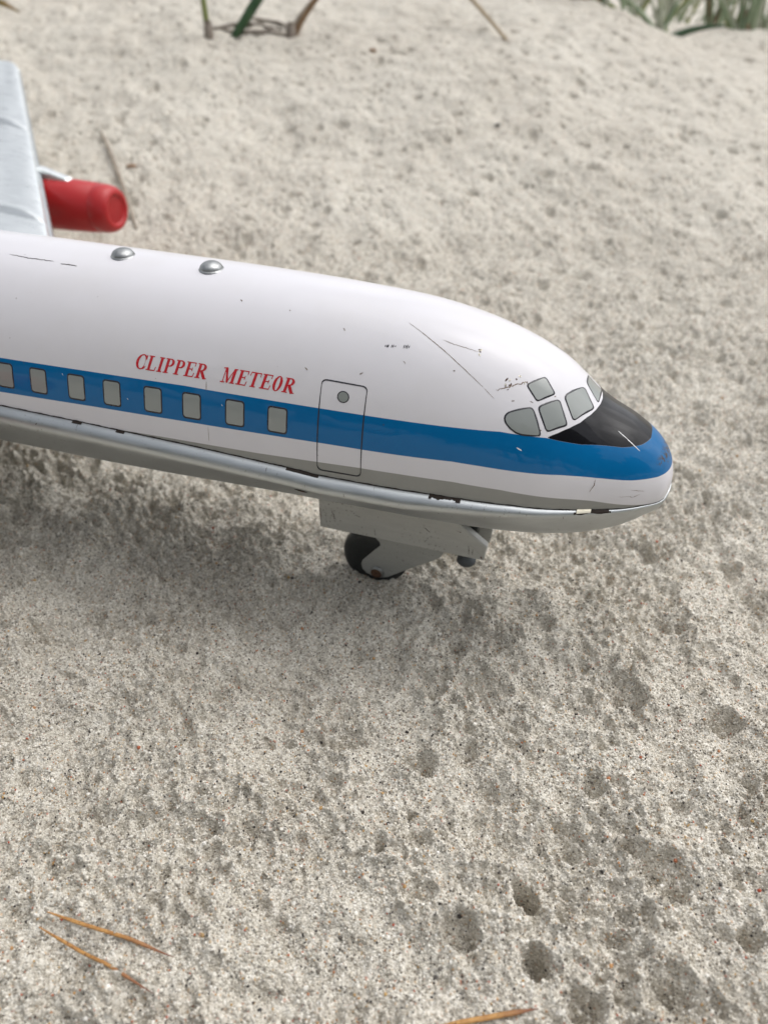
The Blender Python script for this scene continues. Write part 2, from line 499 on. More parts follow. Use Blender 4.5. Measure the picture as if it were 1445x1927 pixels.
K = np.array([0, .002, .006, .013, .024, .038, .055, .075, .1, .13, .17, .25, .34, .44, .52, .58, .62])
KU = np.sqrt(K)
HT = np.array([0, 0.00805, 0.0132, 0.01797, 0.02335, 0.03384, 0.04105, 0.04559, 0.0477, 0.04881, 0.04934, 0.04994, 0.04983] + [.049, .044, .034, .020])
HB = np.array([0, 0.00826, 0.01105, 0.01553, 0.01941, 0.02035, 0.02075, 0.0206, 0.02065, 0.02136, 0.02256, 0.0228, 0.02278] + [.020, .012, .000, -.012])
def herm(kx, ky, x):
    m = np.gradient(ky, kx); i = np.clip(np.searchsorted(kx, x, side='right') - 1, 0, len(kx) - 2)
    h = kx[i + 1] - kx[i]; t = (x - kx[i]) / h
    return (2*t**3-3*t**2+1)*ky[i] + (t**3-2*t**2+t)*h*m[i] + (-2*t**3+3*t**2)*ky[i+1] + (t**3-t**2)*h*m[i+1]
def HTf(s): return herm(KU, HT, np.sqrt(s))
def HBf(s): return herm(KU, HB, np.sqrt(s))
def Wf(s): return .5 * (HTf(s) + HBf(s))

def L(s, lat, z):
    """surface numbers -> local coordinates"""
    return np.stack([S0 - s, -lat, HZ + z], -1)

def fus(s, phi, off=0.):
    s = np.maximum(np.asarray(s, float), 1e-7); phi = np.asarray(phi, float) + 0 * s; s = s + 0 * phi
    def P(s, phi):
        c, sn = np.cos(phi), np.sin(phi); H, B = HTf(s), HBf(s)
        return L(s, .5 * (H + B) * np.sign(c) * np.abs(c) ** .95, np.where(sn > 0, H * sn, B * sn))
    p = P(s, phi)
    if np.any(off):
        e = 1e-5
        du = P(s + e, phi) - p; dv = P(s, phi + 1e-4) - P(s, phi - 1e-4)
        nn = np.cross(dv, du); nn /= np.linalg.norm(nn, axis=-1, keepdims=True) + 1e-20
        ctr = L(s, 0 * s, 0 * s + .004)
        sg = np.sign(((p - ctr) * nn).sum(-1, keepdims=True)); sg[sg == 0] = 1
        p = p + nn * sg * np.asarray(off)[..., None] if np.ndim(off) else p + nn * sg * off
    return p

# paint boundaries, measured as height over the nose tip (or girth angle) against distance from the nose
SEAM = np.array([(0,-.0012),(.00136,-.0029),(.0045,-.0028),(.00756,-.0025),(.0255,-.0019),(.0435,.0003),(.0585,.0013),(.0667,.0017),(.1013,.0022),(.1103,.0031),(.1359,.0046),(.1449,.0051),(.165,.0059),(.1818,.0065),(.2133,.0072),(.62,.0072)])
GREY = np.array([(0,-.0032),(.0027,-.0027),(.00664,-.0019),(.0221,.0016),(.0475,.0058),(.0611,.0071),(.0766,.0074),(.0888,.0074),(.1012,.0071),(.1215,.0067),(.1357,.0067),(.1539,.0067),(.173,.0064),(.19,.0058),(.62,.0058)])
BLOW = np.array([(0,.0064),(.0019,.0066),(.00503,.0065),(.0122,.0072),(.0222,.0087),(.0317,.0104),(.0539,.0127),(.0617,.0133),(.0769,.0133),(.1012,.01335),(.1352,.0132),(.1441,.0132),(.1768,.0130),(.212,.0124),(.62,.0110)])
BTOP = np.array([(0,.05),(.0076,.03),(.0083,.0175),(.0090,.0152),(.01136,.01505),(.0168,.01555),(.0278,.0177),(.0373,.0206),(.0499,.0223),(.0629,.0227),(.0779,.02305),(.1018,.0233),(.1351,.0237),(.1439,.0239),(.1759,.0237),(.2104,.0234),(.62,.0225)])
BLEFT = np.array([(.60,.0400),(.663,.0374),(.748,.0345),(.853,.0317),(.969,.0293),(1.153,.0269),(1.287,.0257),(1.428,.0249),(1.57,.0246),(1.68,.0246)])
def tab(T, x): return np.interp(x, T[:, 0], T[:, 1])

def build_shell():
    sg = np.concatenate([np.linspace(0, 1, 420) ** 2 * .235, np.linspace(.237, .62, 60)])
    nphi = 300
    H, B = HTf(np.maximum(sg, 1e-7)), HBf(np.maximum(sg, 1e-7))
    zs = tab(SEAM, sg) + .0002
    f0 = np.where(zs > 0, np.arcsin(np.clip(zs / np.maximum(H, 1e-6), -.2, .6)), np.arcsin(np.clip(zs / np.maximum(B, 1e-6), -.6, .6)))
    f0 = np.where(sg < .0012, np.arcsin(-.35) * np.ones_like(sg), f0)
    t = np.linspace(0, 1, nphi)
    PH = f0[:, None] + (math.pi - 2 * f0[:, None]) * t[None, :]
    S = np.repeat(sg[:, None], nphi, 1)
    P = fus(S, PH)
    V = P.reshape(-1, 3)
    o = np_mesh("fuselage", V, grid_faces(len(sg), nphi), M_paint, plane)
    z = P[..., 2] - HZ
    fold = np.where(PH > math.pi / 2, math.pi - PH, PH)
    low, top = tab(BLOW, S), tab(BTOP, S)
    db = np.minimum(z - low, top - z)
    dk = np.minimum(z - top, (tab(BLEFT, fold) - S) * .8)
    dk = np.where(fold < .55, -.01, dk)
    dgr = tab(GREY, S) - z
    nose = np.clip((.085 - S) / .05, 0, 1)
    tw = np.exp(-((S - .0035) / .004) ** 2 - ((z - .0105) / .0035) ** 2)
    for nm, d in (('d_blue', db), ('d_black', dk), ('d_grey', dgr), ('nose', nose), ('tipwear', tw)):
        a = o.data.attributes.new(nm, 'FLOAT', 'POINT'); a.data.foreach_set('value', d.astype(np.float32).ravel())
    return o
fuselage = build_shell()

def tray_pts(S, T, off=0.):
    """T 0 = at the seam on the near side, 1 = middle of the belly"""
    S = np.maximum(S, 1e-6); T = T + 0 * S; H, B, W = HTf(S), HBf(S), Wf(S); zs = tab(SEAM, S)
    k = np.clip((S + .001) / .075, 0, 1) ** 1.1; r = .0038 * k; T1 = .2
    zn = lambda z: np.where(z > 0, np.arcsin(np.clip(z / H, -.9, .9)), np.arcsin(np.clip(z / B, -.9, .9)))
    lt = lambda f: W * np.abs(np.cos(f)) ** .88
    l0 = lt(zn(zs)) - .0005 * k
    a = np.clip(T / T1, 0, 1) * math.pi / 2
    latA = l0 + r * .95 * np.sin(a); zA = zs - r * (1 - np.cos(a))
    f1 = zn(zs - r); f1 = np.where(S < .0012, math.asin(-.35), f1)
    q = np.clip((T - T1) / (1 - T1), 0, 1)
    f = f1 + (-math.pi / 2 - f1) * q
    zf = np.where(np.sin(f) > 0, H, B * .975) * np.sin(f); z1 = np.where(np.sin(f1) > 0, H, B * .975) * np.sin(f1)
    ex = l0 + r * .95 - lt(f1)
    latB = lt(f) + ex * (1 - q) ** .8; zB = zf + (zs - r - z1) * (1 - q)
    # the flank under the shoulder is pressed nearly flat, running in towards the floor of the pan
    fc = -1.06 + 0 * S; qc = (f1 - fc) / (f1 + math.pi / 2)
    latC = lt(fc) + ex * (1 - qc) ** .8; zC = np.where(np.sin(fc) > 0, H, B * .975) * np.sin(fc) + (zs - r - z1) * (1 - qc)
    tt = np.clip(q / qc, 0, 1); bl = .72 * sst(.015, .085, S) * (q < qc)
    latB = latB + (l0 + r * .95 + (latC - l0 - r * .95) * tt - latB) * bl
    zB = zB + (zs - r + (zC - zs + r) * tt - zB) * bl
    lat = np.where(T <= T1, latA, latB); z = np.where(T <= T1, zA, zB)
    nl = np.where(T <= T1, np.sin(a), np.cos(f)); nz = np.where(T <= T1, np.cos(a), np.minimum(np.sin(f), 0))
    return lat + off * nl, z + off * nz

def build_tray():
    sg = np.concatenate([np.linspace(0, 1, 200) ** 1.7 * .24, np.linspace(.245, .62, 40)])
    t = np.concatenate([np.linspace(0, .2, 14), np.linspace(.225, 1, 30)])
    S, T = np.meshgrid(sg, t, indexing='ij')
    lat, z = tray_pts(S, T)
    P1 = L(S, lat, z); P2 = L(S, -lat, z)[:, ::-1][:, 1:]
    P = np.concatenate([P1, P2], 1)
    o = np_mesh("belly_pan", P.reshape(-1, 3), grid_faces(P.shape[0], P.shape[1]), M_silver, plane)
    sol = o.modifiers.new('thickness', 'SOLIDIFY'); sol.thickness = .0003; sol.offset = 1
    return o
belly = build_tray()

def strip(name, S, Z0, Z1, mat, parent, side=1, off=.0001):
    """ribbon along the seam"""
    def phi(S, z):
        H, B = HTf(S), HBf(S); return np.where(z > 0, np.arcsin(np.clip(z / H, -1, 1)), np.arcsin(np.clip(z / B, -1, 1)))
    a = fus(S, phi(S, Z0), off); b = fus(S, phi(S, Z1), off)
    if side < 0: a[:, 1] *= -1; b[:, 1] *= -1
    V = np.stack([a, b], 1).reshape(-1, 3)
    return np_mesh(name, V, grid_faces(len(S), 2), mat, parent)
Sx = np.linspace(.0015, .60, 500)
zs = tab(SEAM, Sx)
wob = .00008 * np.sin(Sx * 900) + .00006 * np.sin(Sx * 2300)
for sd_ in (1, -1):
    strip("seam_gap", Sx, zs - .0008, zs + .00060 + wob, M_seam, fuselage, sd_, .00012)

# ---- things printed on or cut into the shell
def ring_patch(name, poly, parent, inner_mat, line_mat, line=.00034, off=.00007, fill=True, mirror=False, sub=7):
    """poly: closed convex outline as (s, phi); filled pane with a drawn line round it"""
    P = np.array(poly); c = P.mean(0)
    # resample
    pts = []
    for i in range(len(P)):
        a, b = P[i], P[(i + 1) % len(P)]
        for k in range(sub): pts.append(a + (b - a) * k / sub)
    Q = np.array(pts)
    rad = float(np.interp(c[0], [0, .02, .06, .1], [.010, .024, .040, .043]))
    D = (Q - c) * np.array([1, rad]); ln = np.linalg.norm(D, axis=1)
    def ringscale(add): return c + (Q - c) * ((ln + add) / ln)[:, None]
    rings = [(ringscale(line * .5), 0.00003 + off * .0), (ringscale(line * .5 - .00002), off), (ringscale(-line * .5), off)]
    V = []; F = []; mi = []; n = len(Q)
    for rp, of in rings: V.append(fus(rp[:, 0], rp[:, 1], of))
    for r in range(2):
        for k in range(n):
            k2 = (k + 1) % n; F.append((r * n + k, r * n + k2, (r + 1) * n + k2, (r + 1) * n + k)); mi.append(1)
    if fill:
        base = 3
        for f in (1., .8, .6, .4, .2):
            q = c + (ringscale(-line * .5) - c) * f
            V.append(fus(q[:, 0], q[:, 1], off)); 
        cv = fus(np.array([c[0]]), np.array([c[1]]), off)
        for r in range(base, base + 4):
            for k in range(n):
                k2 = (k + 1) % n; F.append((r * n + k, r * n + k2, (r + 1) * n + k2, (r + 1) * n + k)); mi.append(0)
        V.append(cv); ci = (base + 5) * n
        for k in range(n): F.append(((base + 4) * n + k, (base + 4) * n + (k + 1) % n, ci)); mi.append(0)
    V = np.concatenate(V)
    if mirror: V = V * np.array([1, -1, 1])
    me_o = np_mesh(name, V, F, [inner_mat, line_mat], parent, True, mi)
    return me_o

def rrect(s0, s1, p0, p1, rs, rad, k=4):
    """rounded rectangle in (s,phi); rs corner radius in metres"""
    out = []
    for cx, cy, a0 in ((s1 - rs, p1 - rs / rad, 0), (s0 + rs, p1 - rs / rad, 90), (s0 + rs, p0 + rs / rad, 180), (s1 - rs, p0 + rs / rad, 270)):
        for j in range(k + 1):
            t = R(a0 + 90 * j / k); out.append((cx + rs * math.cos(t), cy + rs / rad * math.sin(t)))
    return out

win_c = [.1141, .1277, .1419, .1550, .1693, .1821, .1961, .2087]
sp = .0132
while win_c[-1] < .50: win_c.append(win_c[-1] + sp)
for s in win_c:
    pc = float(np.interp(s, [.114, .2087], [.3862, .3755])); hh = .0815
    for mir in (False, True):
        w = ring_patch("window", rrect(s - .00295, s + .00295, pc - hh, pc + hh, .0009, .046), fuselage, M_pane, M_black, .00050, mirror=mir, sub=3)
for mir in (False, True):
    door = ring_patch("door", rrect(.0880, .1015, .0965, .702, .0014, .046), fuselage, M_paint, M_black, .00042, fill=False, mirror=mir, sub=14)
    ring_patch("porthole", [(.0947 + .00165 * math.cos(t), .6095 + .00165 / .046 * math.sin(t)) for t in np.linspace(0, 2 * math.pi, 28, endpoint=False)], fuselage, M_pane, M_black, .00030, mirror=mir, sub=1)

def smooth_poly(P, r=.22, k=4):
    """round the corners of a polygon in (s,phi)"""
    P = [np.array(p) for p in P]; out = []
    for i, p in enumerate(P):
        a, b = P[i - 1], P[(i + 1) % len(P)]
        p0 = p + (a - p) * r; p1 = p + (b - p) * r
        for j in range(k + 1):
            t = j / k; out.append((1 - t) ** 2 * p0 + 2 * t * (1 - t) * p + t * t * p1)
    return out
PANES = [
    ([(.04335,.8632),(.04267,.8653),(.042,.8513),(.0405,.7708),(.03933,.6928),(.03917,.6736),(.03949,.6585),(.04135,.6413),(.04371,.626),(.04555,.6272),(.04731,.6481),(.04868,.6776),(.04924,.7078),(.04921,.7339),(.04866,.7625),(.04686,.8007)], .3),
    ([(.0411, .897), (.0360, 1.067), (.0325, .863), (.0375, .714)], .16),
    ([(.0349, 1.135), (.0302, 1.466), (.0263, 1.276), (.0311, .940)], .16),
    ([(.0453, 1.049), (.0409, 1.217), (.0374, 1.097), (.0416, .943)], .16),
]
ring_patch("cockpit_window", smooth_poly([(.0300, 1.84), (.0298, 1.580), (.0255, 1.412), (.0253, 1.80)], .16), fuselage, M_pane, M_black, .00048, sub=3)
for P, rr in PANES:
    for mir in (False, True):
        if not (mir and P[0][0] == .0349): ring_patch("cockpit_window", smooth_poly(P, rr), fuselage, M_pane, M_black, .00048, mirror=mir, sub=3)

def text_cells(name, fn, s_start, s_end, phi0, phi_cap, parent, mat, w_units, res=44, off=.00007):
    """printed lettering: fn(u,v)->signed distance (<0 inside), u along the word, v 0..1 cap height"""
    nu = int(w_units * res); nv = int(1.14 * res)
    u = np.linspace(-.08, w_units + .08, nu); v = np.linspace(-.07, 1.07, nv)
    U, Vv = np.meshgrid(u, v, indexing='ij')
    uc = (U[:-1, :-1] + U[1:, 1:]) / 2; vc = (Vv[:-1, :-1] + Vv[1:, 1:]) / 2
    ins = fn(uc, vc) < 0
    S = s_start + (s_end - s_start) * (U / w_units); PH = phi0 + (phi_cap - phi0) * Vv
    P = fus(S, PH, off).reshape(-1, 3)
    F = grid_faces(nu, nv).reshape(nu - 1, nv - 1, 4)[ins]
    used, inv = np.unique(F, return_inverse=True)
    return np_mesh(name, P[used], inv.reshape(F.shape), mat, parent, True)

def seg(u, v, x0, y0, x1, y1, r):
    dx, dy = x1 - x0, y1 - y0; t = np.clip(((u - x0) * dx + (v - y0) * dy) / (dx * dx + dy * dy + 1e-12), 0, 1)
    return np.hypot(u - x0 - t * dx, v - y0 - t * dy) - r
def bar(u, v, x0, x1, y, h): # serif or thin horizontal
    return np.maximum(np.maximum(x0 - u, u - x1), np.abs(v - y) - h)
TK, TN = .098, .036
def box_stem(u, v, x, y0=0., y1=1., r=TK): return np.maximum(np.abs(u - x) - r, np.maximum(y0 - v, v - y1))
def bowl(u, v, cx, cy, rx, ry, tk=TK, right=True, cut=None):
    q = np.hypot((u - cx) / rx, (v - cy) / ry); qi = np.hypot((u - cx) / (rx - 2 * tk), (v - cy) / (ry - 2 * TN))
    d = np.maximum(q - 1, 1 - qi) * min(rx, ry)
    if right: d = np.maximum(d, cx - u)
    if cut is not None: d = np.maximum(d, u - cut)
    return d
def mn(*a):
    o = a[0]
    for b in a[1:]: o = np.minimum(o, b)
    return o
def g_L(u, v): return mn(box_stem(u, v, .22), bar(u, v, .02, .44, .97, TN), bar(u, v, .02, .70, TN, TN), seg(u, v, .68, .03, .72, .28, .03))
def g_I(u, v): return mn(box_stem(u, v, .24), bar(u, v, .04, .44, .97, TN), bar(u, v, .04, .44, TN, TN))
def g_P(u, v): return mn(box_stem(u, v, .22), bar(u, v, .02, .42, TN, TN), bar(u, v, .02, .42, .97, TN), bowl(u, v, .38, .73, .34, .27), bar(u, v, .2, .40, .97, TN), bar(u, v, .2, .40, .49, TN))
def g_E(u, v): return mn(box_stem(u, v, .22), bar(u, v, .02, .72, TN, TN), bar(u, v, .02, .70, .97, TN), bar(u, v, .2, .54, .52, TN), seg(u, v, .70, .03, .74, .27, .03), seg(u, v, .69, .97, .69, .76, .03), seg(u, v, .54, .42, .54, .62, .028))
def g_R(u, v): return mn(box_stem(u, v, .22), bar(u, v, .02, .42, TN, TN), bar(u, v, .02, .42, .97, TN), bowl(u, v, .38, .74, .33, .26), bar(u, v, .2, .40, .97, TN), bar(u, v, .2, .44, .50, TN), seg(u, v, .42, .48, .70, .07, TK), bar(u, v, .60, .90, TN, TN))
def g_C(u, v): return mn(bowl(u, v, .46, .5, .44, .52, TK, False, .72), seg(u, v, .76, .98, .76, .70, .03), seg(u, v, .70, .06, .80, .22, .03))
def g_M(u, v): return mn(seg(u, v, .18, 0, .18, 1, .032), box_stem(u, v, .86), seg(u, v, .24, .95, .50, .08, .075), seg(u, v, .50, .05, .82, .97, .032), bar(u, v, 0, .34, TN, TN), bar(u, v, 0, .26, .97, TN), bar(u, v, .68, 1.04, TN, TN), bar(u, v, .8, 1.04, .97, TN))
def g_T(u, v): return mn(box_stem(u, v, .40), bar(u, v, .04, .78, .97, TN), bar(u, v, .20, .60, TN, TN), seg(u, v, .06, .97, .04, .74, .03), seg(u, v, .76, .97, .78, .74, .03))
def g_O(u, v): return bowl(u, v, .36, .5, .32, .52, TK, False)
def word(letters):
    adv = {'C': .88, 'L': .80, 'I': .52, 'P': .80, 'E': .84, 'R': .92, 'M': 1.14, 'T': .88, 'O': .78}
    x = 0; items = []
    for ch in letters: items.append((x, ch)); x += adv[ch]
    def fn(u, v):
        u2 = u - .27 * v
        d = np.full_like(u, 9.)
        for x0, ch in items: d = np.minimum(d, globals()['g_' + ch](u2 - x0, v))
        return d
    return fn, x + .27
for wd, sa, sb in (('CLIPPER', .16145, .1362), ('METEOR', .13292, .10835)):
    fn, w_u = word(wd)
    text_cells("lettering", fn, sa, sb, .572, .672, fuselage, M_text, w_u)

def streak(name, pts, width, mat, parent, off=.00006, jitter=0.):
    """thin mark on the shell following (s,phi) points"""
    P = np.array(pts, float); t = np.linspace(0, len(P) - 1, max(24, 12 * len(P)))
    s = np.interp(t, range(len(P)), P[:, 0]); f = np.interp(t, range(len(P)), P[:, 1])
    if jitter: f = f + jitter * RNG.standard_normal(len(t)) * .5
    ds = np.gradient(s); df = np.gradient(f) * .044; ln = np.hypot(ds, df) + 1e-12
    w = width * np.sin(np.linspace(.12, math.pi - .12, len(t))) ** .5 * RNG.uniform(.5, 1.2, len(t))
    ns, nf = -df / ln * w / 2, ds / ln * w / 2 / .044
    a = fus(s + ns, f + nf, off); b = fus(s - ns, f - nf, off)
    return np_mesh(name, np.stack([a, b], 1).reshape(-1, 3), grid_faces(len(t), 2), mat, parent)
streak("scratch", [(.0806, 1.258), (.0740, 1.163), (.0674, 1.067), (.0566, .898)], .00026, M_scr, fuselage, jitter=.002)
streak("scratch", [(.0562, .892), (.0530, .835)], .00014, M_scr, fuselage)
streak("scratch", [(.0700, 1.180), (.0665, 1.171), (.0600, 1.175)], .00022, M_scr, fuselage, jitter=.004)
streak("scratch", [(.0530, .905), (.0490, .985), (.0455, 1.075), (.0440, 1.03)], .00035, M_scr, fuselage, jitter=.012)
streak("scratch", [(.0405, .745), (.0398, .70), (.0390, .712)], .0005, M_scr, fuselage, jitter=.01)
streak("scratch", [(.0187, 1.145), (.0165, 1.092), (.0116, .953)], .00055, M_whitescr, fuselage)
streak("scratch", [(.0447, .515), (.0432, .50)], .0005, M_whitescr, fuselage)
streak("scratch", [(.216, 1.33), (.208, 1.315), (.199, 1.32)], .0004, M_seam, fuselage, jitter=.004)
streak("scratch", [(.196, 1.30), (.193, 1.305), (.190, 1.30)], .0004, M_seam, fuselage, jitter=.004)
streak("scratch", [(.0118, .25), (.0080, .22)], .00028, M_scr, fuselage, jitter=.01)
streak("scratch", [(.0150, .14), (.0105, .12), (.009, .16)], .0002, M_scr, fuselage, jitter=.01)
streak("scratch", [(.0222, .38), (.0222, .30), (.0232, .20)], .00022, M_scr, fuselage, jitter=.006)
for k in range(12):   # tiny ticks over the crown of the nose
    s0 = RNG.uniform(.034, .10); f0 = RNG.uniform(.72, 1.45)
    if k > 8: s0, f0 = RNG.uniform(.10, .21), RNG.uniform(.7, 1.3)
    streak("paint_chip", [(s0, f0), (s0 - RNG.uniform(.0003, .0011), f0 + RNG.uniform(-.02, .02))], RNG.uniform(.00012, .00026), M_scr, fuselage, jitter=.005)
# the row of tiny stamped digits above the door, worn to bars
for k, ds in enumerate((0, .0005, .0008, .0018, .0022, .0028, .0052, .0057, .0061, .0066)):
    s0 = .08534 - ds; f0 = 1.016 + (1.0506 - 1.016) * ds / .0071
    hgt = (.018, .024, .022, .024, .024, .012, .030, .028, .034, .022)[k]
    streak("stamped_digit", [(s0, f0 - hgt / 2), (s0 - .0001, f0 + hgt / 2)], .00030, M_black, fuselage)

for s0, f0, w, n in ((.0512, .985, .0005, 2), (.0490, 1.01, .0004, 2), (.0475, 1.07, .0005, 3), (.0605, 1.175, .0005, 3)):
    for k in range(n):
        a, b = s0 + RNG.normal(0, .0009), f0 + RNG.normal(0, .018)
        streak("rust_dab", [(a, b), (a - RNG.uniform(.0002, .0009), b + RNG.uniform(-.03, .03))], w * RNG.uniform(.3, .9), M_rust if k % 2 else M_tab, fuselage, jitter=.01)
streak("scratch", [(.1372, .560), (.1371, .50)], .00022, M_scr, fuselage, jitter=.002)
streak("scratch", [(.1366, .265), (.1366, .165)], .00014, M_scr, fuselage, jitter=.001)
for k in range(8):
    a, b = RNG.uniform(.12, .21), RNG.uniform(.30, .46)
    streak("scratch", [(a, b), (a - .0004, b - .01)], .00022, M_whitescr, fuselage)
streak("scratch", [(.1135, .345), (.1130, .375)], .0003, M_whitescr, fuselage)
# slots and tabs where the two halves are clipped together
def slot(name, s0, s1, t0, t1, mat, off=.00012, jag=0.):
    ns, nt_ = 26, 5
    sv = np.linspace(s0, s1, ns); tv = np.linspace(0, 1, nt_)
    S, T = np.meshgrid(sv, tv, indexing='ij')
    up = t0 + 0 * S; dn = t1 + 0 * S
    if jag: dn = dn + jag * np.convolve(RNG.standard_normal(ns + 4), np.ones(5) / 2.5, 'valid')[:, None]
    lat, z = tray_pts(S, up + (dn - up) * T, off + .0003)
    return np_mesh(name, L(S, lat, z).reshape(-1, 3), grid_faces(ns, nt_), mat, belly)
slot("clip_slot", .1113, .1010, .0, .05, M_seam)
slot("clip_slot", .0665, .0582, .0, .055, M_seam, jag=.014, off=.00014)
slot("clip_slot", .0672, .0664, .001, .07, M_seam, off=.00030)
slot("clip_slot", .0594, .0580, .001, .075, M_seam, off=.00030)
slot("clip_slot", .0216, .0166, .02, .12, M_seam, off=.00022)
slot("clip_slot", .0262, .0160, .09, .15, M_seam, jag=.018, off=.00016)
slot("clip_tab", .0255, .0216, .02, .12, M_tab, off=.00045)
slot("clip_slot", .185, .1815, .002, .05, M_seam)
slot("clip_slot", .169, .166, .002, .05, M_seam)
# rivet hole in the pan
q = np.linspace(0, 2 * math.pi, 20, endpoint=False)
def tpt(s, t, off): 
    lat, z = tray_pts(np.asarray(s), np.asarray(t), off); return L(np.asarray(s), lat, z)
hv = tpt(.1062 + .0021 * np.cos(q), .245 + .022 * np.sin(q), .00048)
np_mesh("rivet_hole", hv, [tuple(range(20))], M_seam, belly, False)
hv = tpt(.1061 + .0012 * np.cos(q), .252 + .010 * np.sin(q), .00062)
np_mesh("rivet_hole", hv, [tuple(range(20))], M_rust, belly, False)

# ---- domes on the crown
for k, (s, f) in enumerate(((.17882, 1.543), (.14701, 1.522))):
    c = Vector(fus(np.array([s]), np.array([f]))[0])
    mb = MB(); Rd = .0036
    prof = [(-.0003, Rd * 1.10), (.0001, Rd * 1.04)] + [(Rd * .62 * math.sin(t), Rd * math.cos(t)) for t in np.linspace(.02, math.pi / 2, 14)]
    Mx = Matrix.Translation(c) @ Matrix.Rotation(-math.pi / 2, 4, 'Y')
    mb.lathe(prof, 36, Mx)
    o = mb.build("dome_rivet", M_dome, plane, True)
# ---- nose gear
def XZ(s, z): return (S0 - s, HZ + z)
def plate(mb, pts, lat0, lat1): mb.prism([XZ(s, z) for s, z in pts], -lat0, -lat1)
mb = MB()
side = [(.1146, -.018), (.1146, -.0429), (.0533, -.0429), (.0527, -.0365), (.0627, -.0290), (.0650, -.018)]
plate(mb, side, .0045, .0055); plate(mb, side, -.0045, -.0055)
plate(mb, [(.1146, -.0200), (.0650, -.0200), (.0650, -.0208), (.1146, -.0208)], .0045, -.0045)
mb.build("gear_bracket", M_bracket, plane, False, .00035)
mb = MB()   # folded sloping front flange
mb.prism([XZ(.0534, -.0427), XZ(.0526, -.0368), XZ(.0620, -.0296), XZ(.0640, -.0305)], -.0057, -.0022)
mb.build("bracket_web", M_bracket, plane, False, .0006)
mb = MB()
fork = [(.0935, -.036), (.0938, -.0440), (.0922, -.0456), (.0918, -.0472), (.0928, -.0484), (.0962, -.0528), (.0988, -.0562), (.0994, -.0582), (.0990, -.0605), (.0975, -.0623), (.0950, -.0632),
        (.0921, -.0634), (.0890, -.0622), (.0805, -.0556), (.0713, -.0489), (.0690, -.0468), (.0681, -.0446), (.0683, -.036)]
plate(mb, fork, .0034, .0041); plate(mb, fork, -.0034, -.0041)
mb.build("wheel_fork", M_fork, plane, False, .0003)
WC = (.0945, -.0548); WR = .0128
mb = MB()
wp = [(-.0034, .0), (-.0034, .0045), (-.0039, .0060), (-.0039, .0100), (-.0033, .0118), (-.0018, .0126), (0, WR), (.0018, .0126), (.0033, .0118), (.0039, .0100), (.0039, .0060), (.0034, .0045), (.0034, .0)]
Mw = Matrix.Translation(Vector((S0 - WC[0], 0, HZ + WC[1]))) @ Matrix.Rotation(math.pi / 2, 4, 'Z')
mb.lathe(wp, 48, Mw)
wheel = mb.build("wheel", M_rubber, plane, True)
def rivet(name, s, lat, z, r, h, mat, parent, sgn=1):
    mb = MB(); c = Vector((S0 - s, -lat, HZ + z))
    prof = [(0, r), (h * .35, r), (h * .8, r * .82), (h, r * .45), (h * .92, r * .40), (h * .9, 0)]
    mb.lathe(prof, 22, Matrix.Translation(c) @ Matrix.Rotation(-math.pi / 2 * sgn, 4, 'Z'))
    return mb.build(name, mat, parent, True)
rivet("axle_head", .0930, .0041, -.0604, .0027, .0011, M_dome, wheel)
rivet("axle_head", .0932, .0049, -.0606, .0021, .0004, M_rust, wheel)
rivet("axle_head", .0930, -.0050, -.0604, .0027, .0011, M_dome, wheel, -1)
mb = MB(); mb.prism([XZ(.0622, -.0190), XZ(.0622, -.0365), XZ(.0570, -.0365), XZ(.0570, -.0190)], -.002, .002)
mb.build("gear_block", M_rubber, plane, False, .0004)
mb = MB()
mb.lathe([(0, .0), (0, .0030), (.0008, .0035), (.0022, .0033), (.0030, .0022), (.008, .0020), (.012, .0018)], 20,
         Matrix.Translation(Vector((S0 - .0604, 0, HZ - .0500))) @ Matrix.Rotation(-math.pi / 2, 4, 'Y'))
mb.build("gear_pin", M_pin, plane, True)

# scrapes and rust on the near plate of the bracket
for k, (s0, z0, s1, z1, w) in enumerate(((.1098, -.0340, .1086, -.0385, .0004), (.1092, -.0350, .1083, -.0380, .0003), (.0935, -.0385, .0932, -.0415, .00022), (.0755, -.0330, .0728, -.0352, .0003), (.0735, -.0375, .0748, -.0400, .00022),
        (.0590, -.0375, .0588, -.0415, .0003), (.0575, -.0385, .0575, -.0415, .0002), (.0640, -.0318, .0615, -.0325, .0004), (.1010, -.0340, .0985, -.0346, .0003), (.0545, -.0405, .0540, -.0424, .0006), (.1143, -.032, .1140, -.0420, .0003))):
    dx, dz = s1 - s0, z1 - z0; ln = math.hypot(dx, dz); nx, nz = -dz / ln * w / 2, dx / ln * w / 2; n = 9; V = []
    for i in range(n):
        t = i / (n - 1); j = random.uniform(.3, 1.2) * math.sin(math.pi * (.08 + .84 * t)); cx, cz = s0 + dx * t + random.uniform(-.3, .3) * w, z0 + dz * t
        V += [L(np.array(cx + nx * j), np.array(.00556), np.array(cz + nz * j)), L(np.array(cx - nx * j), np.array(.00556), np.array(cz - nz * j))]
    np_mesh("scrape", V, grid_faces(n, 2), M_rust if k in (0, 7, 9, 10) else M_seam, plane.children[[c.name for c in plane.children].index("gear_bracket")])
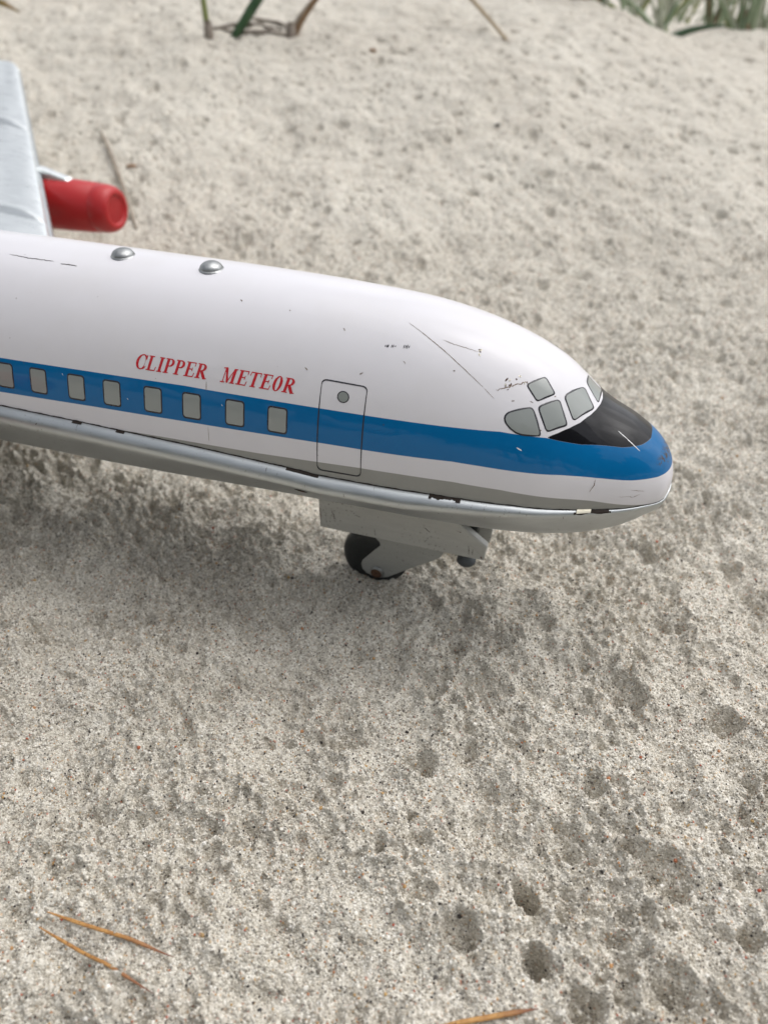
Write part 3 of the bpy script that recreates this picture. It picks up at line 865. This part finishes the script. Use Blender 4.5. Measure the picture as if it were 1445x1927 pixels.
# ---- wings
def build_wing(side):
    """side +1 near, -1 far"""
    lats = np.concatenate([np.linspace(.020, .296, 380), .296 + .013 * np.sin(np.linspace(.1, 1, 8) * math.pi / 2)])
    nth = 72; th = np.linspace(0, 2 * math.pi, nth, endpoint=False)
    P = []
    for l in lats:
        c = np.interp(l, [.02, .309], [.135, .060]); le = .2989 + (l - .105) * .82
        tk = np.interp(l, [.02, .309], [.0095, .0052])
        e = np.clip((.309 - l) / .013, 0, 1); rnd = math.sqrt(max(0, 1 - (1 - e) ** 2))
        le2 = le + c * .10 * (1 - rnd); c2 = c * (1 - .16 * (1 - rnd)); tk = tk * (.25 + .75 * rnd)
        x = .5 - .5 * np.cos(th); upper = np.sin(th) > 0
        y = tk * np.abs(np.sin(th)) ** .55 * (1 - x) ** .35 * np.where(upper, 1, -.75)
        ridge = 0
        for lc in (.118, .2115):
            dl = l - lc - .012 * (x - .1)
            ridge = ridge + np.exp(-(dl / .0030) ** 2) - .9 * np.exp(-((dl + .0042) / .0014) ** 2)
        y = y + np.where(upper, .0016 * ridge * np.clip(x * 8, 0, 1), 0)
        y = y + np.where(upper, .0006 * np.sin(x * 19 + 5 * l) * np.sin(l * 47 + 1) * np.clip(x * 6, 0, 1), 0)
        z = -.005 + math.tan(R(12)) * (l - .03)
        P.append(L(le2 + c2 * x, np.full(nth, l * side), z + y - .004))
    P = np.array(P)
    F = [tuple(f) for f in grid_faces(len(lats), nth, True)] + [tuple(range((len(lats) - 1) * nth, len(lats) * nth))]
    return np_mesh("wing", P.reshape(-1, 3), F, M_wing, plane)
for sd_ in (-1, 1):
    wing = build_wing(sd_)
    ll = np.linspace(.03, .300, 40)
    mb = MB(); mb.tube([L(.2989 + (l - .105) * .82 + .0009, l * sd_, -.0098 + math.tan(R(12)) * (l - .03)) for l in ll], [.0030 - .0014 * i / 39 for i in range(40)], 10)
    mb.build("leading_edge", M_silver, wing, True)
    # engine pod slung ahead of the leading edge
    lat, z0 = .1715 * sd_, .0031
    mb = MB(); c0 = Vector((S0 - .3055, -lat, HZ + z0))
    T = Matrix.Translation(c0) @ Matrix.Rotation(math.pi, 4, 'Z')
    prof = [(.0016, 0), (.0016, .0060), (.0014, .0074), (.0003, .0080), (0, .0092), (.0008, .0110), (.0030, .0123), (.0060, .0129), (.0100, .01315),
            (.0104, .01290), (.0110, .01290), (.0114, .0133), (.0300, .0141), (.0450, .0142), (.0600, .0130), (.0740, .0100), (.0780, .0080), (.0780, 0)]
    mb.lathe(prof, 48, T)
    eng = mb.build("engine", M_red, plane, True)
    mb = MB(); mb.lathe([(.0013, .0), (.0013, .0060), (.0014, .0072)], 32, T); mb.build("engine_intake", M_red_dark, eng, True)
    mb = MB()
    pr = [XZ(.330, z0 + .0120), XZ(.334, z0 + .0150), XZ(.350, z0 + .0195), XZ(.372, z0 + .0205), XZ(.372, z0 + .0120)]
    mb.prism(pr, -(lat - .0028), -(lat + .0028)); mb.build("pylon", M_wing, plane, True if False else False, .0012)
# ---- tail, main wheels (outside the picture to the left)
mb = MB()
mb.prism([XZ(.50, .030), XZ(.585, .150), XZ(.625, .150), XZ(.610, .010)], -.0022, .0022)
mb.build("tail_fin", M_wing, plane, False, .0015)
for sd_ in (-1, 1):
    V = [L(np.array(.535), np.array(.004 * sd_), np.array(.012)), L(np.array(.60), np.array(.004 * sd_), np.array(.012)), L(np.array(.635), np.array(.125 * sd_), np.array(.026)), L(np.array(.605), np.array(.125 * sd_), np.array(.026))]
    V2 = [v + np.array([0, 0, .004]) for v in V]
    o = np_mesh("tailplane", V + V2, [(0, 1, 2, 3), (7, 6, 5, 4), (0, 4, 5, 1), (1, 5, 6, 2), (2, 6, 7, 3), (3, 7, 4, 0)], M_wing, plane, False)
    mb = MB()
    mb.lathe(wp, 40, Matrix.Translation(Vector((S0 - .36, -.035 * sd_, WR - .002))) @ Matrix.Rotation(math.pi / 2, 4, 'Z'))
    mb.build("wheel", M_rubber, plane, True)
    mb = MB(); mb.prism([(S0 - .366, WR - .004), (S0 - .366, .047), (S0 - .354, .047), (S0 - .354, WR - .004)], -.035 * sd_ - .0095, -.035 * sd_ - .0085)
    mb.prism([(S0 - .366, WR - .004), (S0 - .366, .047), (S0 - .354, .047), (S0 - .354, WR - .004)], -.035 * sd_ + .0085, -.035 * sd_ + .0095)
    mb.build("gear_leg", M_bracket, plane)

# ------------------------------------------------------------------ plants and litter
def TZ(x, y): return float(terrain(np.array([x]), np.array([y]))[0])
def leaf_mat(name, a, b, rough=.5):
    m, nt, bs = new_mat(name)
    tc = N(nt, 'ShaderNodeTexCoord').outputs['Object']
    mp = N(nt, 'ShaderNodeMapping'); mp.inputs['Scale'].default_value = (1, 1, .25); nt.links.new(tc, mp.inputs['Vector'])
    nt.links.new(mix(nt, rng(nt, noise(nt, 160, 4, .6, mp.outputs[0]), .35, .65), a, b), bs.inputs['Base Color'])
    bs.inputs['Roughness'].default_value = rough
    return m
M_gdark = leaf_mat("grass_dark_green", (.018, .060, .022), (.045, .105, .040))
M_gyel = leaf_mat("grass_yellow_green", (.13, .19, .045), (.26, .27, .085))
M_gpale = leaf_mat("grass_pale_green", (.10, .15, .085), (.20, .25, .15))
M_ghaze = leaf_mat("grass_hazed", (.34, .37, .27), (.50, .51, .42))  # haze over the far grass, painted in as a paler blade colour
M_dry = leaf_mat("dry_straw", (.30, .22, .13), (.42, .33, .21), .7)
M_dryg = leaf_mat("weathered_straw", (.22, .18, .14), (.36, .31, .25), .8)
M_brown = leaf_mat("brown_stem", (.13, .075, .04), (.24, .15, .08), .7)
M_root = leaf_mat("grey_dead_stem", (.16, .13, .11), (.30, .26, .22), .9)
M_leafor = leaf_mat("browning_leaf", (.30, .17, .05), (.20, .18, .06), .6)

def bez(p0, p1, p2, n=14):
    p0, p1, p2 = Vector(p0), Vector(p1), Vector(p2)
    return [(1 - t) ** 2 * p0 + 2 * t * (1 - t) * p1 + t * t * p2 for t in map(float, np.linspace(0, 1, n))]

def blade_mb(mb, pts, w0, fold=.35, taper=.25, base=1.0):
    """V-folded grass blade"""
    n = len(pts); V = []; F = []
    for i, p in enumerate(pts):
        t = (pts[min(i + 1, n - 1)] - pts[max(i - 1, 0)]).normalized()
        a = t.cross(Vector((0, 1, .25))); a = a.normalized() if a.length > 1e-4 else Vector((1, 0, 0)); b = a.cross(t)
        k = i / (n - 1); w = w0 * (base + (1 - base) * min(1, k * 4)) * (1 - (1 - taper) * k ** 1.6) / 2
        V += [p - a * w + b * w * fold, p - a * w * .1 - b * w * .15, p + a * w + b * w * fold, p + b * w * .25]
    for i in range(n - 1):
        for k in range(4):
            k2 = (k + 1) % 4; F.append((i * 4 + k, i * 4 + k2, (i + 1) * 4 + k2, (i + 1) * 4 + k))
    mb.add(V, F)

def root_empty(name, x, y, z=None):
    o = link(bpy.data.objects.new(name, None)); o.location = (x, y, TZ(x, y) if z is None else z); o.empty_display_size = .02
    return o
def obj_at(o, name, fn, mat, smooth=True):
    """fn(mb) in coordinates relative to the empty"""
    mb = MB(); fn(mb); return mb.build(name, mat, o, smooth)

# the tuft at the top: three shoots
r = root_empty("grass_shoot", -.1608, .8264)
tag(r, 'yellow-green upright grass shoot with a sheathed stem, leftmost at the top', 'grass', 'beach grass shoots at the top')
obj_at(r, "stem", lambda mb: mb.tube(bez((0, 0, -.01), (-.002, .004, .03), (-.004, .006, .062)), [.0030 - .0009 * t for t in np.linspace(0, 1, 14)], 10), M_gyel)
obj_at(r, "leaf", lambda mb: blade_mb(mb, bez((-.003, .005, .045), (-.012, .012, .09), (.004, .02, .19)), .007), M_gdark)
obj_at(r, "leaf", lambda mb: blade_mb(mb, bez((-.003, .004, .040), (.004, .006, .09), (-.03, .01, .17)), .006), M_gyel)
obj_at(r, "sheath", lambda mb: mb.tube(bez((.0, -.001, -.004), (.001, -.001, .004), (.000, .001, .012), 6), [.0050, .0048, .0045, .0040, .0035, .0032], 8), M_root)
r = root_empty("grass_shoot", -.1433, .8236)
tag(r, 'dark green grass blade leaning right, beside the yellow-green shoot', 'grass', 'beach grass shoots at the top')
obj_at(r, "leaf", lambda mb: blade_mb(mb, bez((0, 0, -.008), (.022, .004, .020), (.108, .02, .115)), .0090, .5, .3, .7), M_gdark)
obj_at(r, "leaf", lambda mb: blade_mb(mb, bez((.002, .002, -.006), (.020, .008, .026), (.118, .03, .13)), .006, .3, .3, .6), M_gdark)
r = root_empty("grass_shoot", -.0867, .8396)
tag(r, 'dry brown grass stem curving right out of the sand', 'grass', 'beach grass shoots at the top')
obj_at(r, "stem", lambda mb: mb.tube(bez((0, 0, -.008), (.010, .005, .026), (.100, .02, .092)), [.0040, .0036, .0032] + [.0030 - .001 * t for t in np.linspace(0, 1, 11)], 8), M_brown)
obj_at(r, "leaf", lambda mb: blade_mb(mb, bez((.002, -.001, .004), (.013, .004, .028), (.108, .02, .088)), .0042), M_dryg)
obj_at(r, "sheath", lambda mb: mb.tube(bez((.0, -.002, -.004), (.0, -.002, .002), (.001, 0, .010), 6), [.0060, .0058, .0052, .0048, .0042, .0038], 8), M_root)
# dead stems lying on the sand between the shoots
def lying(name, pts, rad, mat, lift=.0015):
    P = []
    for i in range(len(pts) - 1):
        for t in np.linspace(0, 1, 8, endpoint=False):
            P.append((pts[i][0] * (1 - t) + pts[i + 1][0] * t, pts[i][1] * (1 - t) + pts[i + 1][1] * t))
    P.append(pts[-1]); c = P[0]
    cz = float(base_h(np.array(c[0]), np.array(c[1])))
    mb = MB()
    hs = terrain(np.array([p[0] for p in P]), np.array([p[1] for p in P])); hs = np.convolve(np.pad(hs, 3, mode='edge'), np.ones(7) / 7, 'valid')
    n = len(P)
    mb.tube([(p[0] - c[0], p[1] - c[1], h + lift - cz) for p, h in zip(P, hs)], [rad * (1 - .55 * abs(2 * i / (n - 1) - 1) ** 3) for i in range(n)], 7)
    o = mb.build(name, mat, None, True); o.location = (c[0], c[1], cz)
    return o
for pts, rd, lb in (([(-.170, .850), (-.150, .846), (-.128, .852), (-.095, .846)], .0017, 'grey dead stem on the sand behind the green blade, nearest the dry stem'),
                    ([(-.132, .866), (-.115, .872), (-.098, .862), (-.088, .848)], .0012, 'thin wavy dead stem curling into the foot of the dry stem'),
                    ([(-.150, .836), (-.128, .832), (-.108, .838), (-.086, .836)], .0016, 'grey dead stem in front of the other two, between green blade and dry stem')):
    tag(lying("dead_stem", pts, rd, M_root), lb, 'stem', 'dead stems lying at the foot of the grass')
# dry straw slanting across the sand, top centre
r = root_empty("dry_straw", .1143, .8270)
tag(r, 'long pale dry straw slanting down to the sand at the top centre', 'straw')
obj_at(r, "stalk", lambda mb: mb.tube(bez((0, 0, -.001), (-.030, .05, .028), (-.085, .09, .075)), [.0013 + .0012 * t for t in np.linspace(0, 1, 14)], 8), M_dry)
# dry stalk leaning in the sand beside the red engine
mb = MB()
A = Vector((-.1665, .5240, TZ(-.1665, .5240) + .0005)); Bp = Vector((-.2174, .6453, TZ(-.2174, .6453) + .002))
mid = (A + Bp) / 2 + Vector((.001, .002, .009))
mb.tube([p - A for p in bez(A, mid, Bp, 18)], [.0010 + .0006 * math.sin(t * 3.1) for t in np.linspace(0, 1, 18)], 7)
o = mb.build("dry_stalk", M_dryg, None, True); o.location = A
tag(o, 'thin brown dry stalk on the sand beside the red engine', 'stalk')
# leaf tip at the top left
r = root_empty("leaf_tip", -.372, .918)
tag(r, 'browning green leaf tip reaching in at the top left edge', 'leaf')
obj_at(r, "leaf", lambda mb: blade_mb(mb, bez((-.075, .01, .010), (-.03, .004, .022), (.006, .0, .002)), .014, .3, .12), M_leafor)
obj_at(r, "leaf", lambda mb: blade_mb(mb, bez((-.075, .014, .016), (-.035, .006, .026), (-.006, .002, .010)), .008, .3, .12), M_gdark)

# beach grass beyond the crest, top right
def clump(x, y, blades, label, seed):
    rg = random.Random(seed)
    r = root_empty("beach_grass", x, y)
    tag(r, label, 'grass', 'beach grass clumps beyond the crest')
    for (dx, dz, w, mat, lean) in blades:
        bx, by = rg.uniform(-.008, .008), rg.uniform(-.006, .01)
        obj_at(r, "blade", lambda mb: blade_mb(mb, bez((bx, by, -.01), (bx + dx * .25 + lean, by + .01, dz * .6), (bx + dx, by + rg.uniform(-.03, .05), dz)), w, .3, .2), mat)
    return r
M_gmid = leaf_mat("grass_grey_green", (.17, .24, .14), (.30, .36, .23))
G, Y2, Pp, Dd, Bb = M_gmid, M_gyel, M_ghaze, M_dry, M_brown
def rb(n, seed, spread, hmin, hmax, mats, w=.005):
    g = random.Random(seed)
    return [(g.uniform(-spread, spread), g.uniform(hmin, hmax), w * g.uniform(.6, 1.3), g.choice(mats), g.uniform(-.02, .02)) for _ in range(n)]
clump(.228, 1.07, rb(16, 1, .10, .08, .25, [Bb, G, Pp, Dd]), 'brown-footed grass clump at the left end of the crest line', 11)
clump(.205, 1.16, rb(22, 41, .07, .04, .16, [Pp, Pp, G], .006), 'haze-paled grass clump low behind the left end of the crest', 41)
clump(.262, 1.12, rb(16, 2, .10, .06, .24, [Pp, Pp, G, Dd]), 'pale hazy grass clump just right of the brown-footed one', 12)
clump(.325, 1.20, rb(12, 3, .14, .05, .22, [Pp, Pp, Y2, G]), 'thin pale grass clump in the middle of the crest line', 13)
clump(.315, 1.02, [(-.055, .012, .010, M_gdark, .0), (.060, .006, .010, M_gdark, .01), (.02, .09, .006, Pp, 0), (-.02, .10, .005, Pp, -.01), (.05, .12, .006, G, .03), (-.04, .03, .008, G, -.01)] + rb(5, 4, .07, .05, .2, [Pp, Y2]), 'grass clump with two dark blades flopped along the crest', 14)
clump(.420, 1.17, rb(12, 5, .10, .07, .25, [G, G, Pp, Bb]), 'dark green grass clump at the right end of the crest line', 15)
clump(.470, 1.22, rb(11, 6, .10, .07, .25, [G, Pp, Y2]), 'grass clump at the right edge behind the dark green one', 16)
clump(.150, 1.50, rb(14, 8, .12, .08, .25, [Pp, Dd]), 'faint grass clump farthest back near the top centre', 18)
clump(.445, 1.115, rb(14, 31, .05, .03, .20, [G, G, Bb, Pp], .006), 'dark-footed grass tuft nearest the crest at the far right', 31)
clump(.505, 1.20, rb(11, 51, .07, .04, .22, [Pp, Pp, G], .005), 'grass clump cut by the right edge of the picture, tallest there', 51)
clump(.55, 1.7, rb(14, 7, .2, .1, .35, [G, Pp, Y2], .007), 'tall grass clump farthest back at the top right', 17)

clump(.285, 1.30, rb(16, 21, .13, .05, .22, [Pp, G, Dd], .007), 'dense haze-paled grass clump low behind the brown-footed one', 21)
clump(.40, 1.38, rb(13, 22, .14, .05, .20, [Pp, Pp, G], .007), 'haze-paled grass clump low behind the two flopped blades', 22)
# the pine wood at the back of the dune, behind the viewer: it shades the near side and mirrors in the lacquer
def build_wood():
    V = []; F = []; g = np.random.default_rng(5); mi = []
    for az in np.arange(118, 262, 7.5):
        d = g.uniform(11, 15); a = math.radians(az + g.uniform(-2, 2)); cx, cy = d * math.sin(a), d * math.cos(a); H = g.uniform(5.5, 9.0)
        z0 = float(base_h(np.array(cx), np.array(cy))) - .3
        b = len(V)
        for zz_, rr_ in ((z0, .16), (H * .5, .11), (H, .02)):
            for k in range(7): V.append((cx + rr_ * math.cos(k * .9), cy + rr_ * math.sin(k * .9), zz_))
        for i in range(2):
            for k in range(7): k2 = (k + 1) % 7; F.append((b + i * 7 + k, b + i * 7 + k2, b + i * 7 + 7 + k2, b + i * 7 + 7 + k)); mi.append(1)
        n = 1500
        t = g.random(n) ** .8; hz = H * (.22 + .78 * t); rad = (1 - t) ** .7 * H * .26 * g.uniform(.25, 1.05, n) + .1; th = g.uniform(0, 6.283, n)
        for i in range(n):
            p = np.array([cx + rad[i] * math.cos(th[i]), cy + rad[i] * math.sin(th[i]), hz[i] - rad[i] * .15])
            u = g.normal(size=3); u /= np.linalg.norm(u); w = np.cross(u, g.normal(size=3)); w /= np.linalg.norm(w); q = g.uniform(.16, .38)
            b = len(V); V += [tuple(p - u * q), tuple(p + w * q * .5), tuple(p + u * q), tuple(p - w * q * .5)]; F.append((b, b + 1, b + 2, b + 3)); mi.append(0)
    o = np_mesh("pine_wood", V, F, [M_pine, M_brown], None, False, mi)
    tag(o, 'dark pine wood beyond the dune behind the viewer, mirrored in the lacquer', 'wood', kind='stuff')
M_pine = leaf_mat("pine_foliage", (.030, .055, .025), (.06, .09, .04))
build_wood()

# pine needles in the foreground
def needle_mat(name):
    m, nt, b = new_mat(name)
    tc = N(nt, 'ShaderNodeTexCoord').outputs['Generated']
    sx = N(nt, 'ShaderNodeSeparateXYZ'); nt.links.new(tc, sx.inputs[0])
    oc = N(nt, 'ShaderNodeTexCoord').outputs['Object']
    c = mix(nt, rng(nt, noise(nt, 500, 4, .6, oc), .38, .62), (.36, .17, .050), (.50, .27, .085))
    c = mix(nt, rng(nt, sx.outputs[0], .55, .95), c, (.17, .055, .026))
    sp_ = rng(nt, noise(nt, 1500, 3, .6, oc), .60, .66)
    c = mix(nt, sp_, c, (.12, .045, .02))
    nt.links.new(c, b.inputs['Base Color']); b.inputs['Roughness'].default_value = .45
    return m
M_needle = needle_mat("pine_needle")
def needle(x0, y0, x1, y1, rad, label, sag=0., lift=.0006, bend=.0):
    A = Vector((x0, y0, 0)); Bq = Vector((x1, y1, 0)); n = 22; P = []
    for i in range(n):
        t = i / (n - 1); p = A.lerp(Bq, t); d = (Bq - A); p += Vector((-d.y, d.x, 0)).normalized() * bend * math.sin(t * math.pi)
        P.append(p)
    hs = terrain(np.array([p.x for p in P]), np.array([p.y for p in P])); lin = np.linspace(hs[:5].mean(), hs[-5:].mean(), n)
    hs = np.maximum(lin, .35 * lin + .65 * np.convolve(np.pad(hs, 3, mode='edge'), np.ones(7) / 7, 'valid')) + lift - sag * np.sin(np.linspace(0, math.pi, n)) ** 2
    mb = MB()
    mb.tube([(p.x - x0, p.y - y0, h) for p, h in zip(P, hs)], [rad * min(1, .35 + 3 * t) * min(1, .10 + 4 * (1 - t)) for t in np.linspace(0, 1, n)], 8, .7)
    o = mb.build("pine_needle", M_needle, None, True); o.location = (x0, y0, 0)
    return tag(o, label, 'pine needle', 'dry brown pine needles on the near sand')
needle(-.0832, .0889, -.0496, .0785, .00048, 'upper of the two needles at the lower left, dark red at its tip', lift=.0022)
needle(-.0845, .0858, -.0524, .0704, .00042, 'lower of the two needles at the lower left, partly buried in grains', lift=.0025)
needle(.0120, .0640, .0345, .0668, .00062, 'orange needle at the bottom edge near the centre', lift=.0014)

# pebbles and specks of litter
def pebble(x, y, r, mat, label, cat='pebble', flat=.5, seed=1):
    rg = np.random.default_rng(seed); nu, nv = 12, 8; V = []
    for i in range(nv):
        for k in range(nu):
            a, b = math.pi * (i + .5) / nv, 2 * math.pi * k / nu
            q = r * (1 + .18 * rg.standard_normal())
            V.append((q * math.sin(a) * math.cos(b) * 1.3, q * math.sin(a) * math.sin(b), q * math.cos(a) * flat))
    F = [tuple(f) for f in grid_faces(nv, nu, True)] + [tuple(range(nu)), tuple(range(nv * nu - 1, (nv - 1) * nu - 1, -1))]
    o = np_mesh("pebble" if cat == 'pebble' else cat.replace(' ', '_'), V, F, mat, None, False); o.location = (x, y, TZ(x, y) + r * flat * .3)
    return tag(o, label, cat)
M_dark = simple("dark_pebble", (.035, .033, .03), .6, 0, .3, 600)
M_brownbit = simple("bark_brown", (.30, .20, .13), .8, 0, .4, 600)
pebble(-.1423, .2297, .0030, M_dark, 'black pebble in a hollow at the left under the fuselage', seed=3)
pebble(-.0109, .8097, .0028, M_brownbit, 'small tan bark flake on the sand right of the dry stem', 'bark flake', seed=4)
pebble(.0884, .6581, .0020, M_dark, 'small dark bark flake on the slope above the nose', 'dark bark flake', .35, seed=5)
pebble(.447, .66 + .1, .004, M_brownbit, 'reddish bark flake at the right edge of the slope', 'reddish bark flake', .4, seed=6)
pebble(-.185, .60, .0030, M_brownbit, 'brown bark crumb above the red engine', 'bark crumb', .5, seed=7)
